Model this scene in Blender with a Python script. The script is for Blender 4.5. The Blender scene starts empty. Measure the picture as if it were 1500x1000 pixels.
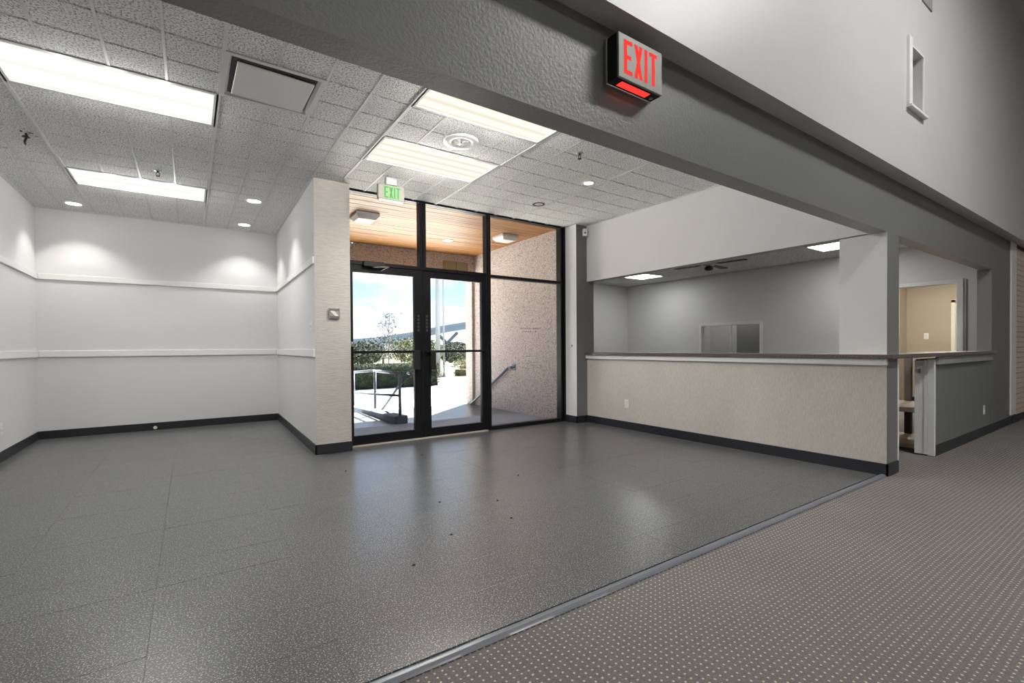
import bpy, bmesh, math, random
from mathutils import Vector, Matrix

random.seed(7)
scene = bpy.context.scene
COL = scene.collection

# ------------------------------------------------------------------ camera
TH, PIT, ROLL, FPX, CY = 0.600461858, 0.0104459307, -0.00639916539, 691.058938, 515.984744
fwd = Vector((math.sin(TH) * math.cos(PIT), math.cos(TH) * math.cos(PIT), -math.sin(PIT)))
r0 = Vector((math.cos(TH), -math.sin(TH), 0))
u0 = r0.cross(fwd)
rgt = r0 * math.cos(ROLL) + u0 * math.sin(ROLL)
upv = rgt.cross(fwd)
cd = bpy.data.cameras.new('camera')
cam = bpy.data.objects.new('camera', cd)
COL.objects.link(cam)
m3 = Matrix((rgt, upv, -fwd)).transposed()
cam.matrix_world = Matrix.Translation((0, 0, 1.15)) @ m3.to_4x4()
cd.sensor_width = 36
cd.sensor_fit = 'HORIZONTAL'
cd.lens = FPX / 1500 * 36
cd.shift_y = (CY - 500) / 1500
cd.clip_start = 0.05
cd.clip_end = 2000
scene.camera = cam

scene.view_settings.view_transform = 'Standard'
scene.view_settings.look = 'None'
scene.view_settings.gamma = 1
scene.view_settings.use_curve_mapping = False
scene.view_settings.exposure = 0.72
scene.cycles.diffuse_bounces = 8
scene.cycles.max_bounces = 14
scene.cycles.transparent_max_bounces = 12

# ------------------------------------------------------------------ node helpers
def new_mat(name):
    m = bpy.data.materials.new(name)
    m.use_nodes = True
    nt = m.node_tree
    b = nt.nodes['Principled BSDF']
    return m, nt, b

class N:
    """tiny wrapper to add nodes and links"""
    def __init__(s, nt): s.nt = nt
    def add(s, t, **kw):
        n = s.nt.nodes.new(t)
        for k, v in kw.items(): setattr(n, k, v)
        return n
    def put(s, sock, v):
        if isinstance(v, bpy.types.NodeSocket): s.nt.links.new(v, sock)
        else:
            if hasattr(sock.default_value, '__len__') and not hasattr(v, '__len__'): v = (v, v, v, 1)[:len(sock.default_value)]
            if hasattr(v, '__len__') and len(v) == 3 and len(sock.default_value) == 4: v = (*v, 1)
            sock.default_value = v
    def math(s, op, a, b=0.0, c=None, clamp=False):
        n = s.add('ShaderNodeMath', operation=op, use_clamp=clamp)
        s.put(n.inputs[0], a); s.put(n.inputs[1], b)
        if c is not None: s.put(n.inputs[2], c)
        return n.outputs[0]
    def mix(s, f, a, b, blend='MIX'):
        n = s.add('ShaderNodeMix', data_type='RGBA', blend_type=blend)
        s.put(n.inputs[0], f); s.put(n.inputs[6], a); s.put(n.inputs[7], b)
        return n.outputs[2]
    def ramp(s, f, stops):
        n = s.add('ShaderNodeValToRGB')
        e = n.color_ramp.elements
        while len(e) < len(stops): e.new(0.5)
        for el, (p, c) in zip(e, stops):
            el.position = p
            el.color = (*c, 1) if hasattr(c, '__len__') else (c, c, c, 1)
        s.put(n.inputs[0], f)
        return n.outputs[0]
    def coord(s, kind='Object', scale=(1, 1, 1)):
        if kind == 'World':
            o = s.add('ShaderNodeNewGeometry').outputs['Position']
        else:
            o = s.add('ShaderNodeTexCoord').outputs[kind]
        mp = s.add('ShaderNodeMapping'); s.put(mp.inputs[0], o); mp.inputs['Scale'].default_value = scale
        return mp.outputs[0]
    def noise(s, co, scale, detail=2, rough=.5, out='Fac'):
        n = s.add('ShaderNodeTexNoise'); s.put(n.inputs['Vector'], co)
        n.inputs['Scale'].default_value = scale; n.inputs['Detail'].default_value = detail; n.inputs['Roughness'].default_value = rough
        return n.outputs[out]
    def voro(s, co, scale, out='Distance', feature='F1'):
        n = s.add('ShaderNodeTexVoronoi', feature=feature); s.put(n.inputs['Vector'], co); n.inputs['Scale'].default_value = scale
        return n.outputs[out]
    def bump(s, h, strength=.3, dist=.01):
        n = s.add('ShaderNodeBump'); n.inputs['Strength'].default_value = strength; n.inputs['Distance'].default_value = dist
        s.put(n.inputs['Height'], h)
        return n.outputs[0]

# ------------------------------------------------------------------ world: sky with clouds
w = bpy.data.worlds.new('sky'); scene.world = w; w.use_nodes = True
wn = N(w.node_tree)
bg = w.node_tree.nodes['Background']
co = wn.add('ShaderNodeTexCoord').outputs['Generated']
sep = wn.add('ShaderNodeSeparateXYZ'); wn.put(sep.inputs[0], co)
grad = wn.ramp(sep.outputs[2], [(0.0, (.72, .82, .95)), (.12, (.46, .67, .93)), (.5, (.20, .40, .80))])
# clouds on a flat layer above the ground
zz = wn.math('MAXIMUM', sep.outputs[2], 0.02)
zz = wn.math('ADD', zz, 0.30)
cmb = wn.add('ShaderNodeCombineXYZ')
wn.put(cmb.inputs[0], wn.math('DIVIDE', sep.outputs[0], zz)); wn.put(cmb.inputs[1], wn.math('DIVIDE', sep.outputs[1], zz))
cl = wn.noise(cmb.outputs[0], 2.6, 5, .5)
clf = wn.ramp(cl, [(.45, 0.0), (.63, 1.0)])
shade = wn.noise(cmb.outputs[0], 5.0, 3, .5)
cloudc = wn.ramp(shade, [(.35, (.72, .76, .84)), (.6, (1.0, 1.0, 1.0))])
skyc = wn.mix(clf, grad, cloudc)
wn.put(bg.inputs[0], skyc)
bg.inputs[1].default_value = 1.05

# ------------------------------------------------------------------ sun
sd = bpy.data.lights.new('sun', 'SUN'); sd.energy = 32.0; sd.angle = math.radians(.53); sd.color = (1, .95, .86)
sun = bpy.data.objects.new('sun', sd); COL.objects.link(sun)
sdir = Vector((.60, .52, 1.15)).normalized()
sun.rotation_euler = sdir.to_track_quat('Z', 'Y').to_euler()

# ------------------------------------------------------------------ materials
MAT = {}
def paint(name, col, rough=.6, bscale=140, bstr=.15, var=.04, spec=.3):
    m, nt, b = new_mat(name); n = N(nt)
    c = n.coord('World')
    v = n.noise(c, 1.3, 3)
    f = n.math('MULTIPLY_ADD', v, 2 * var, 1 - var)
    cc = n.mix(1.0, col, f, 'MULTIPLY')
    n.put(b.inputs['Base Color'], cc)
    b.inputs['Roughness'].default_value = rough
    b.inputs['Specular IOR Level'].default_value = spec
    if bstr: n.put(b.inputs['Normal'], n.bump(n.noise(c, bscale, 2), bstr, .004))
    MAT[name] = m
    return m
paint('wall_paint', (.68, .68, .676), .65, 120, .18)
paint('wall_paint_bright', (.76, .76, .755), .6, 90, .30)
paint('upper_paint', (.58, .58, .575), .38, 70, .3, .06, .5)
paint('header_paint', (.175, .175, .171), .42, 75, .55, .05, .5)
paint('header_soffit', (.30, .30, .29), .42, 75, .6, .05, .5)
paint('dark_wall', (.18, .185, .18), .5, 60, .25, .08, .4)
paint('trim_white', (.78, .78, .77), .45, 30, .05)
paint('white_plain', (.78, .78, .76), .45, 30, 0)
paint('tan_paint', (.42, .345, .26), .7, 90, .12)
paint('cream', (.78, .73, .60), .5, 90, 0)
paint('base_black', (.018, .020, .026), .40, 40, .1, .1, .5)
paint('alu_black', (.008, .008, .010), .42, 40, 0, .0, .22)
paint('bar_black', (.02, .02, .02), .5, 40, 0)
paint('concrete', (.50, .50, .49), .8, 40, .3, .12)
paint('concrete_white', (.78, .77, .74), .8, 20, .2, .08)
paint('concrete_shade', (.30, .32, .36), .75, 40, .3, .1)  # bluish porch shade is put into this concrete colour
paint('curb_shade', (.13, .15, .185), .8, 40, .3, .1)  # curb darkened and blued in its colour to look shaded
paint('rail_paint', (.20, .23, .29), .45, 40, .1)
paint('tan_back', (.55, .55, .52), .7, 90, 0)
paint('grey_post', (.22, .205, .19), .5, 60, .1)
paint('brown_dark', (.05, .035, .025), .5, 60, .1)
paint('shelf_top', (.60, .50, .36), .55, 50, .1)
paint('fan_black', (.02, .018, .016), .4, 60, 0)
paint('steel', (.55, .55, .54), .3, 60, 0)
paint('bark', (.16, .12, .09), .9, 20, .3)
paint('road', (.40, .40, .40), .9, 10, .1)
paint('grass', (.06, .065, .04), .95, 6, .6, .3)
paint('dry_plants', (.12, .11, .065), .95, 6, .6, .25)
paint('bridge', (.34, .40, .48), .8, 2, .1)  # pale blue distance haze is mixed into the flyover colour
paint('pole_grey', (.20, .22, .26), .5, 20, 0)
paint('stake_wood', (.30, .26, .18), .8, 20, 0)
paint('panel_olive', (.24, .22, .13), .7, 20, 0)
paint('paper_pink', (.42, .34, .33), .7, 20, 0)
paint('black_hole', (.006, .006, .006), .8, 20, 0)
paint('slat_tan', (.74, .58, .48), .6, 40, .2, .1)
paint('beige_sign', (.30, .285, .25), .5, 30, 0)
paint('ceiling_base', (.12, .12, .12), .9, 60, 0)
paint('tee_white', (.66, .66, .65), .5, 60, 0)
paint('hall_ceiling', (.60, .60, .58), .8, 60, .1)
paint('door_grey', (.25, .25, .235), .7, 20, 0)
paint('threshold', (.46, .42, .36), .5, 40, .1)
MAT['steel'].node_tree.nodes['Principled BSDF'].inputs['Metallic'].default_value = .9
paint('chrome', (.75, .75, .75), .18, 60, 0)
MAT['chrome'].node_tree.nodes['Principled BSDF'].inputs['Metallic'].default_value = 1

# taupe textile wallpaper, horizontal or vertical thread
def wallpaper(name, col, sc):
    m, nt, b = new_mat(name); n = N(nt)
    c = n.coord('World', sc)
    t = n.noise(c, 60, 4, .6)
    big = n.noise(n.coord('World', (1.2, 1.2, .7)), 1.6, 2)
    f = n.math('ADD', n.math('MULTIPLY', t, .60), n.math('MULTIPLY_ADD', big, .26, .55))
    n.put(b.inputs['Base Color'], n.mix(1.0, col, f, 'MULTIPLY'))
    b.inputs['Roughness'].default_value = .55
    b.inputs['Specular IOR Level'].default_value = .35
    n.put(b.inputs['Normal'], n.bump(t, .8, .006))
    MAT[name] = m
wallpaper('paper_horizontal', (.56, .525, .485), (.22, .22, 2.6))
wallpaper('paper_vertical', (.60, .565, .525), (2.2, 2.2, .30))

# acoustic tile
m, nt, b = new_mat('acoustic'); n = N(nt); c = n.coord('World')
v = n.noise(c, 82, 3, .75)
pit = n.ramp(v, [(.40, 0.0), (.51, 1.0)])
n.put(b.inputs['Base Color'], n.mix(pit, (.34, .34, .335), (.95, .95, .94)))
b.inputs['Roughness'].default_value = .9
b.inputs['Specular IOR Level'].default_value = .1
n.put(b.inputs['Normal'], n.bump(v, 1.0, .014)); MAT['acoustic'] = m

# speckled vinyl floor
m, nt, b = new_mat('vinyl'); n = N(nt); c = n.coord('World')
fl = n.noise(c, 150, 2, .6)
flk = n.ramp(fl, [(.56, 0.0), (.64, 1.0)])
big = n.noise(c, .9, 3)
basec = n.mix(big, (.044, .046, .048), (.060, .062, .064))
colv = n.mix(n.math('MULTIPLY', flk, .80), basec, (.55, .55, .54))
n.put(b.inputs['Base Color'], colv)
rr = n.math('MULTIPLY_ADD', n.noise(c, 3.0, 4), .04, .280)
n.put(b.inputs['Roughness'], rr)
b.inputs['Specular IOR Level'].default_value = .85
hb = n.math('ADD', n.math('MULTIPLY', n.noise(c, 150, 2), .45), n.math('MULTIPLY', n.noise(c, 7, 2), .8))
n.put(b.inputs['Normal'], n.bump(hb, .13, .006)); MAT['vinyl'] = m

# dotted carpet
m, nt, b = new_mat('carpet'); n = N(nt)
pos = n.add('ShaderNodeNewGeometry').outputs['Position']
sp = n.add('ShaderNodeSeparateXYZ'); n.put(sp.inputs[0], pos)
wob = n.noise(pos, 35, 1)
row = n.math('DIVIDE', sp.outputs[1], .0253)
colx = n.math('DIVIDE', sp.outputs[0], .0315)
fx = n.math('SUBTRACT', n.math('FRACT', n.math('ADD', colx, n.math('MULTIPLY', wob, .25))), .5)
fy = n.math('SUBTRACT', n.math('FRACT', n.math('ADD', row, n.math('MULTIPLY', wob, .2))), .5)
d = n.math('SQRT', n.math('ADD', n.math('POWER', n.math('MULTIPLY', fx, 1.0), 2.0), n.math('POWER', n.math('MULTIPLY', fy, .85), 2.0)))
dot = n.ramp(d, [(.11, 1.0), (.17, 0.0)])
pile = n.math('ADD', n.math('MULTIPLY', n.noise(pos, 420, 3, .7), .5), n.math('MULTIPLY', n.noise(pos, 150, 3, .7), .5))
tone = n.noise(pos, 1.1, 3)
cb = n.mix(tone, (.14, .133, .125), (.19, .182, .172))
cb = n.mix(1.0, cb, n.math('MULTIPLY_ADD', pile, 2.4, -.2), 'MULTIPLY')
n.put(b.inputs['Base Color'], n.mix(n.math('MULTIPLY', dot, .9), cb, (.58, .54, .44)))
b.inputs['Roughness'].default_value = .95
b.inputs['Specular IOR Level'].default_value = .1
n.put(b.inputs['Normal'], n.bump(n.math('ADD', pile, n.math('MULTIPLY', dot, .5)), .7, .004)); MAT['carpet'] = m

# exposed aggregate panels
m, nt, b = new_mat('aggregate'); n = N(nt); c = n.coord('World')
vc = n.voro(c, 70, 'Color')
vs = n.add('ShaderNodeSeparateColor'); n.put(vs.inputs[0], vc)
ac = n.ramp(vs.outputs[0], [(.0, (.24, .18, .16)), (.12, (.42, .345, .315)), (.45, (.54, .46, .42)), (.8, (.62, .55, .515)), (1.0, (.50, .44, .43))])
n.put(b.inputs['Base Color'], ac); b.inputs['Roughness'].default_value = .8
n.put(b.inputs['Normal'], n.bump(n.voro(c, 55), .8, .01)); MAT['aggregate'] = m

# cedar soffit boards
m, nt, b = new_mat('cedar'); n = N(nt)
oi = n.add('ShaderNodeObjectInfo')
c = n.coord('World', (.6, 14, 4))
g = n.noise(c, 3.0, 5, .6)
wc = n.ramp(g, [(.3, (.25, .105, .026)), (.55, (.36, .165, .045)), (.8, (.43, .21, .07))])
wc = n.mix(1.0, wc, n.math('MULTIPLY_ADD', oi.outputs['Random'], .35, .82), 'MULTIPLY')
n.put(b.inputs['Base Color'], wc); b.inputs['Roughness'].default_value = .5; MAT['cedar'] = m

# laminate counter edge, brown speckle; top is pale
m, nt, b = new_mat('laminate'); n = N(nt); c = n.coord('World')
lv = n.noise(c, 130, 4, .7)
n.put(b.inputs['Base Color'], n.ramp(lv, [(.35, (.035, .025, .025)), (.5, (.11, .085, .085)), (.65, (.24, .19, .19))]))
b.inputs['Roughness'].default_value = .22; MAT['laminate'] = m

# foliage
def leafmat(name, c1, c2):
    m, nt, b = new_mat(name); n = N(nt)
    n.put(b.inputs['Base Color'], n.mix(n.noise(n.coord('World'), 2.5, 4), c1, c2)); b.inputs['Roughness'].default_value = .7
    b.inputs['Specular IOR Level'].default_value = .05
    MAT[name] = m
leafmat('leaf_dark', (.012, .020, .014), (.032, .042, .025))
leafmat('leaf_mid', (.03, .045, .02), (.085, .09, .042))
leafmat('leaf_pale', (.065, .07, .035), (.14, .135, .075))
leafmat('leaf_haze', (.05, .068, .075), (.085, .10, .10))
leafmat('hedge_leaf', (.012, .019, .014), (.030, .038, .027))

# glass
m = bpy.data.materials.new('glass'); m.use_nodes = True; nt = m.node_tree; nt.nodes.clear(); n = N(nt)
out = n.add('ShaderNodeOutputMaterial'); tr = n.add('ShaderNodeBsdfTransparent'); gl = n.add('ShaderNodeBsdfGlossy')
tr.inputs[0].default_value = (.96, .97, .97, 1); gl.inputs['Roughness'].default_value = .02
fr = n.add('ShaderNodeFresnel'); fr.inputs[0].default_value = 1.12
mx = n.add('ShaderNodeMixShader'); n.put(mx.inputs[0], fr.outputs[0]); n.put(mx.inputs[1], tr.outputs[0]); n.put(mx.inputs[2], gl.outputs[0])
n.put(out.inputs[0], mx.outputs[0]); MAT['glass'] = m

def emit(name, col, strength):
    m = bpy.data.materials.new(name); m.use_nodes = True; nt = m.node_tree; nt.nodes.clear(); n = N(nt)
    o = n.add('ShaderNodeOutputMaterial'); e = n.add('ShaderNodeEmission'); e.inputs[0].default_value = (*col, 1); e.inputs[1].default_value = strength
    n.put(o.inputs[0], e.outputs[0]); MAT[name] = m
    return m
def lens_mat(name, col, strength, tubes, width):
    """acrylic troffer lens: tubes show as brighter bands along the length (object X)"""
    m = bpy.data.materials.new(name); m.use_nodes = True; nt = m.node_tree; nt.nodes.clear(); n = N(nt)
    o = n.add('ShaderNodeOutputMaterial'); e = n.add('ShaderNodeEmission')
    tc = n.add('ShaderNodeTexCoord').outputs['Object']; s = n.add('ShaderNodeSeparateXYZ'); n.put(s.inputs[0], tc)
    ph = n.math('MULTIPLY', s.outputs[1], 2 * math.pi * tubes / width)
    cs = n.math('COSINE', n.math('ADD', ph, math.pi if tubes % 2 == 0 else 0.0))
    f = n.math('MULTIPLY_ADD', cs, .13, .87)
    e.inputs[0].default_value = (*col, 1); n.put(e.inputs[1], n.math('MULTIPLY', f, strength))
    n.put(o.inputs[0], e.outputs[0]); MAT[name] = m
lens_mat('lens_warm', (1, .955, .80), .74, 4, .55)
lens_mat('lens_white', (1, .98, .93), .80, 2, .55)
emit('panel_white', (1, .99, .96), 10.5)
emit('tan_fill', (1, .97, .90), 30.0)  # glow of the added tan room light
emit('bulb', (1, .97, .92), 9.0)
emit('bulb_soft', (1, .95, .88), 9.0)
emit('exit_red', (1, .055, .045), .62)
emit('hall_lamp', (1, .985, .96), 26.0)
emit('clear_bulb', (1, .97, .9), 4.0)

# ------------------------------------------------------------------ mesh helpers
class MB:
    """collects boxes, prisms, tubes and discs into one mesh"""
    def __init__(s): s.v = []; s.f = []; s.mi = []; s.sm = []
    def quad(s, pts, mi=0, smooth=False):
        k = len(s.v); s.v += [tuple(p) for p in pts]; s.f.append(tuple(range(k, k + len(pts)))); s.mi.append(mi); s.sm.append(smooth); return s
    def box(s, lo, hi, mi=0, faces=None):
        x0, y0, z0 = lo; x1, y1, z1 = hi; k = len(s.v)
        s.v += [(x0, y0, z0), (x1, y0, z0), (x1, y1, z0), (x0, y1, z0), (x0, y0, z1), (x1, y0, z1), (x1, y1, z1), (x0, y1, z1)]
        for nm, q in (('-z', (0, 3, 2, 1)), ('+z', (4, 5, 6, 7)), ('-y', (0, 1, 5, 4)), ('+x', (1, 2, 6, 5)), ('+y', (2, 3, 7, 6)), ('-x', (3, 0, 4, 7))):
            s.f.append(tuple(k + i for i in q)); s.mi.append((faces or {}).get(nm, mi)); s.sm.append(False)
        return s
    def prism(s, poly, z0, z1, mi=0, sides=None, axis='z'):
        """poly counter-clockwise in plan (x,y); axis 'y': poly is (x,z) extruded over y; axis 'x': poly is (y,z)"""
        def P(a, b, c):
            return (a, b, c) if axis == 'z' else ((a, c, b) if axis == 'y' else (c, a, b))
        k = len(s.v); nn = len(poly)
        s.v += [P(a, b, z0) for a, b in poly] + [P(a, b, z1) for a, b in poly]
        flip = axis == 'y'
        bot = tuple(k + i for i in range(nn)); top = tuple(k + nn + i for i in range(nn))
        s.f.append(bot if flip else bot[::-1]); s.mi.append(mi); s.sm.append(False)
        s.f.append(top[::-1] if flip else top); s.mi.append(mi); s.sm.append(False)
        for i in range(nn):
            j = (i + 1) % nn
            q = (k + i, k + j, k + nn + j, k + nn + i)
            s.f.append(q[::-1] if flip else q); s.mi.append((sides or {}).get(i, mi)); s.sm.append(False)
        return s
    def tube(s, p, q, r, seg=10, r2=None, mi=0, caps=True):
        p = Vector(p); q = Vector(q); d = (q - p).normalized()
        a = d.orthogonal().normalized(); b = d.cross(a); k = len(s.v); r2 = r if r2 is None else r2
        for c, rr in ((p, r), (q, r2)):
            for i in range(seg):
                t = 2 * math.pi * i / seg
                s.v.append(tuple(c + (a * math.cos(t) + b * math.sin(t)) * rr))
        for i in range(seg):
            j = (i + 1) % seg
            s.f.append((k + i, k + j, k + seg + j, k + seg + i)); s.mi.append(mi); s.sm.append(True)
        if caps:
            s.f.append(tuple(k + i for i in range(seg))[::-1]); s.f.append(tuple(k + seg + i for i in range(seg)))
            s.mi += [mi, mi]; s.sm += [False, False]
        return s
    def lathe(s, prof, seg=24, mi=0, c=(0, 0, 0), axis='z'):
        """prof: list of (radius, height)"""
        k = len(s.v); cx, cy, cz = c
        for r, h in prof:
            for i in range(seg):
                t = 2 * math.pi * i / seg; x, y = r * math.cos(t), r * math.sin(t)
                s.v.append((cx + x, cy + y, cz + h) if axis == 'z' else (cx + x, cy + h, cz + y))
        for a in range(len(prof) - 1):
            for i in range(seg):
                j = (i + 1) % seg
                s.f.append((k + a * seg + i, k + a * seg + j, k + (a + 1) * seg + j, k + (a + 1) * seg + i)); s.mi.append(mi); s.sm.append(True)
        return s
    def mesh(s, name, mats):
        me = bpy.data.meshes.new(name); me.from_pydata(s.v, [], s.f)
        for mt in (mats if isinstance(mats, (list, tuple)) else [mats]): me.materials.append(MAT[mt])
        me.polygons.foreach_set('material_index', s.mi); me.polygons.foreach_set('use_smooth', s.sm)
        me.update(); return me
    def build(s, name, mats, parent=None, loc=None, rot=None, bevel=0.0):
        me = s.mesh(name, mats)
        if bevel:
            bm = bmesh.new(); bm.from_mesh(me)
            bmesh.ops.remove_doubles(bm, verts=bm.verts, dist=1e-6)
            bmesh.ops.bevel(bm, geom=bm.edges[:], offset=bevel, segments=1, affect='EDGES', clamp_overlap=True)
            bm.to_mesh(me); bm.free()
        return link(name, me, parent, loc, rot)

def link(name, me, parent=None, loc=None, rot=None):
    o = bpy.data.objects.new(name, me); COL.objects.link(o)
    if parent: o.parent = parent
    if loc: o.location = loc
    if rot: o.rotation_euler = rot
    return o
def thing(name, label, cat, loc=(0, 0, 0), rot=(0, 0, 0), group=None):
    o = bpy.data.objects.new(name, None); COL.objects.link(o); o.location = loc; o.rotation_euler = rot; o.empty_display_size = .1
    return tag(o, label, cat, group)
def tag(o, label, cat, group=None):
    o['label'] = label; o['category'] = cat
    if group: o['group'] = group
    return o
def struct(o, label=None, cat=None):
    o['kind'] = 'structure'
    if label: o['label'] = label
    if cat: o['category'] = cat
    return o

def slab(mb, plane, c0, c1, u0, u1, z0, z1, holes=(), mi_front=0, mi_back=0, mi_rev=0):
    """upright wall with rectangular holes; plane 'y': u is x and c is y, plane 'x': u is y and c is x. front is c0"""
    us = sorted({u0, u1, *[h[0] for h in holes], *[h[1] for h in holes]}); zs = sorted({z0, z1, *[h[2] for h in holes], *[h[3] for h in holes]})
    P = (lambda u, c, z: (u, c, z)) if plane == 'y' else (lambda u, c, z: (c, u, z))
    def solid(i, j):
        if i < 0 or j < 0 or i >= len(us) - 1 or j >= len(zs) - 1: return False
        uc, zc = (us[i] + us[i + 1]) / 2, (zs[j] + zs[j + 1]) / 2
        return not any(h[0] < uc < h[1] and h[2] < zc < h[3] for h in holes)
    for i in range(len(us) - 1):
        for j in range(len(zs) - 1):
            if not solid(i, j): continue
            a, b_, c, d_ = us[i], us[i + 1], zs[j], zs[j + 1]
            mb.quad([P(a, c0, c), P(b_, c0, c), P(b_, c0, d_), P(a, c0, d_)], mi_front)
            mb.quad([P(a, c1, c), P(a, c1, d_), P(b_, c1, d_), P(b_, c1, c)], mi_back)
            if not solid(i - 1, j): mb.quad([P(a, c0, c), P(a, c0, d_), P(a, c1, d_), P(a, c1, c)], mi_rev)
            if not solid(i + 1, j): mb.quad([P(b_, c0, c), P(b_, c1, c), P(b_, c1, d_), P(b_, c0, d_)], mi_rev)
            if not solid(i, j - 1): mb.quad([P(a, c0, c), P(a, c1, c), P(b_, c1, c), P(b_, c0, c)], mi_rev)
            if not solid(i, j + 1): mb.quad([P(a, c0, d_), P(b_, c0, d_), P(b_, c1, d_), P(a, c1, d_)], mi_rev)
    return mb

# ------------------------------------------------------------------ key dimensions (metres)
XL, XC = -1.62, 5.046            # left alcove wall, counter front
YH0, YH1 = 1.554, 1.675          # header beam
YS, YA = 5.58, 8.48              # storefront, alcove back wall
ZC, ZH, ZT = 3.0, 2.141, 2.622   # ceiling, header underside, header top
HX0, HX1, HY0, HZ = -7.0, 16.0, -9.0, 5.6   # the tall hall the camera stands in

# ------------------------------------------------------------------ floors
fl = struct(MB().box((XL - .1, YH0 + .02, -.12), (XC + .1, YA + .1, -.006)).build('floor', 'vinyl'), 'grey speckled vinyl tile floor of the entrance room', 'floor')
TX, TY = .6096, .3048
tile_me = None
k = 0
def tile_mesh(sx, sy):
    g, c = .0003, .0005
    x0, y0, x1, y1 = -sx / 2 + g, -sy / 2 + g, sx / 2 - g, sy / 2 - g
    mb = MB()
    b0 = [(x0, y0, -.006), (x1, y0, -.006), (x1, y1, -.006), (x0, y1, -.006)]
    t0 = [(x0, y0, -c), (x1, y0, -c), (x1, y1, -c), (x0, y1, -c)]
    t1 = [(x0 + c, y0 + c, 0), (x1 - c, y0 + c, 0), (x1 - c, y1 - c, 0), (x0 + c, y1 - c, 0)]
    mb.quad(t1)
    for i in range(4):
        j = (i + 1) % 4
        mb.quad([t0[i], t0[j], t1[j], t1[i]]); mb.quad([b0[i], b0[j], t0[j], t0[i]])
    return mb.mesh('floor_tile', 'vinyl')
cache = {}
def tile(x0, x1, y0, y1):
    if x1 - x0 < .02 or y1 - y0 < .02: return
    key = (round(x1 - x0, 4), round(y1 - y0, 4))
    if key not in cache: cache[key] = tile_mesh(x1 - x0, y1 - y0)
    o = link('floor_tile', cache[key], fl, ((x0 + x1) / 2, (y0 + y1) / 2, random.uniform(-.0004, .0004)))
    o.rotation_euler = (random.uniform(-.0012, .0012), random.uniform(-.0008, .0008), 0)
xs = [1.075 + TX * i for i in range(-5, 8)]; ys = [3.449 + TY * i for i in range(-7, 18)]
for i in range(len(xs) - 1):
    for j in range(len(ys) - 1):
        x0, x1 = max(xs[i], XL), min(xs[i + 1], XC); y0, y1 = max(ys[j], YH0 + .055), min(ys[j + 1], YA)
        if y0 >= 5.66 and x0 >= 1.12: continue
        if x0 > 1.5: y1 = min(y1, 5.62)
        elif x1 > 1.2 and y1 > 5.43: x1 = min(x1, 1.2)
        tile(x0, x1, y0, y1)
struct(MB().box((HX0, HY0, -.12), (HX1, YH0 + .02, -.004)).box((XC + .1, YH0 + .02, -.12), (14.0, 8.3, -.004)).build('floor_hall', 'carpet'), 'grey carpet with rows of small pale dots', 'floor')
# metal edging between vinyl and carpet: a rounded ridge
mb = MB()
prof = [(0, 0), (.006, .006), (.018, .012), (.034, .013), (.046, .008), (.056, .0), ]
pts = [(YH0 - .002 + a, b_) for a, b_ in prof]
seg = 60
for i in range(seg):
    xa, xb = XL + (XC - XL) * i / seg, XL + (XC - XL) * (i + 1) / seg
    za, zb = .0012 * math.sin(i * 1.7), .0012 * math.sin((i + 1) * 1.7)
    for q in range(len(pts) - 1):
        (ya, z1_), (yb, z2_) = pts[q], pts[q + 1]
        mb.quad([(xa, ya, z1_ + za * (z1_ > 0)), (xb, ya, z1_ + zb * (z1_ > 0)), (xb, yb, z2_ + zb * (z2_ > 0)), (xa, yb, z2_ + za * (z2_ > 0))], 0, True)
paint('edge_grey', (.16, .175, .20), .28, 60, .1, .15, .6)
struct(mb.build('trim_1', 'edge_grey'), 'rounded grey edging strip between vinyl floor and carpet', 'trim')

# ------------------------------------------------------------------ main ceiling: scored tiles and light tees
ce = struct(MB().box((XL - .1, YH1, ZC + .014), (XC + .05, YA + .1, ZC + .12)).build('ceiling', 'ceiling_base'), 'suspended ceiling of rough square acoustic tiles', 'ceiling')
G = .3048
GX, GY = .2, 4.03
troffers = [('lens_warm', 1.419, 4.03), ('lens_warm', 1.419, 2.811), ('lens_white', -1.019, 4.03), ('lens_white', -1.019, 6.468)]
VENT = (.2, .8096, 3.42, 4.03)
def in_hole(x, y):
    for _, a, b_ in troffers:
        if a < x < a + 4 * G and b_ < y < b_ + 2 * G: return True
    return VENT[0] < x < VENT[1] and VENT[2] < y < VENT[3]
def ctile_mesh(sx, sy, detail=True):
    gx, gy, c = .004, .0035, .006
    x0, y0, x1, y1 = -sx / 2 + gx, -sy / 2 + gy, sx / 2 - gx, sy / 2 - gy
    mb = MB()
    t = [(x0, y0, .014), (x1, y0, .014), (x1, y1, .014), (x0, y1, .014)]
    a = [(x0, y0, c), (x1, y0, c), (x1, y1, c), (x0, y1, c)]
    e = [(x0 + c, y0 + c, 0), (x1 - c, y0 + c, 0), (x1 - c, y1 - c, 0), (x0 + c, y1 - c, 0)]
    mb.quad(e[::-1])
    for i in range(4):
        j = (i + 1) % 4
        mb.quad([a[j], a[i], e[i], e[j]]); mb.quad([t[j], t[i], a[i], a[j]])
    return mb
ccache = {}
rest = MB()
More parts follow.
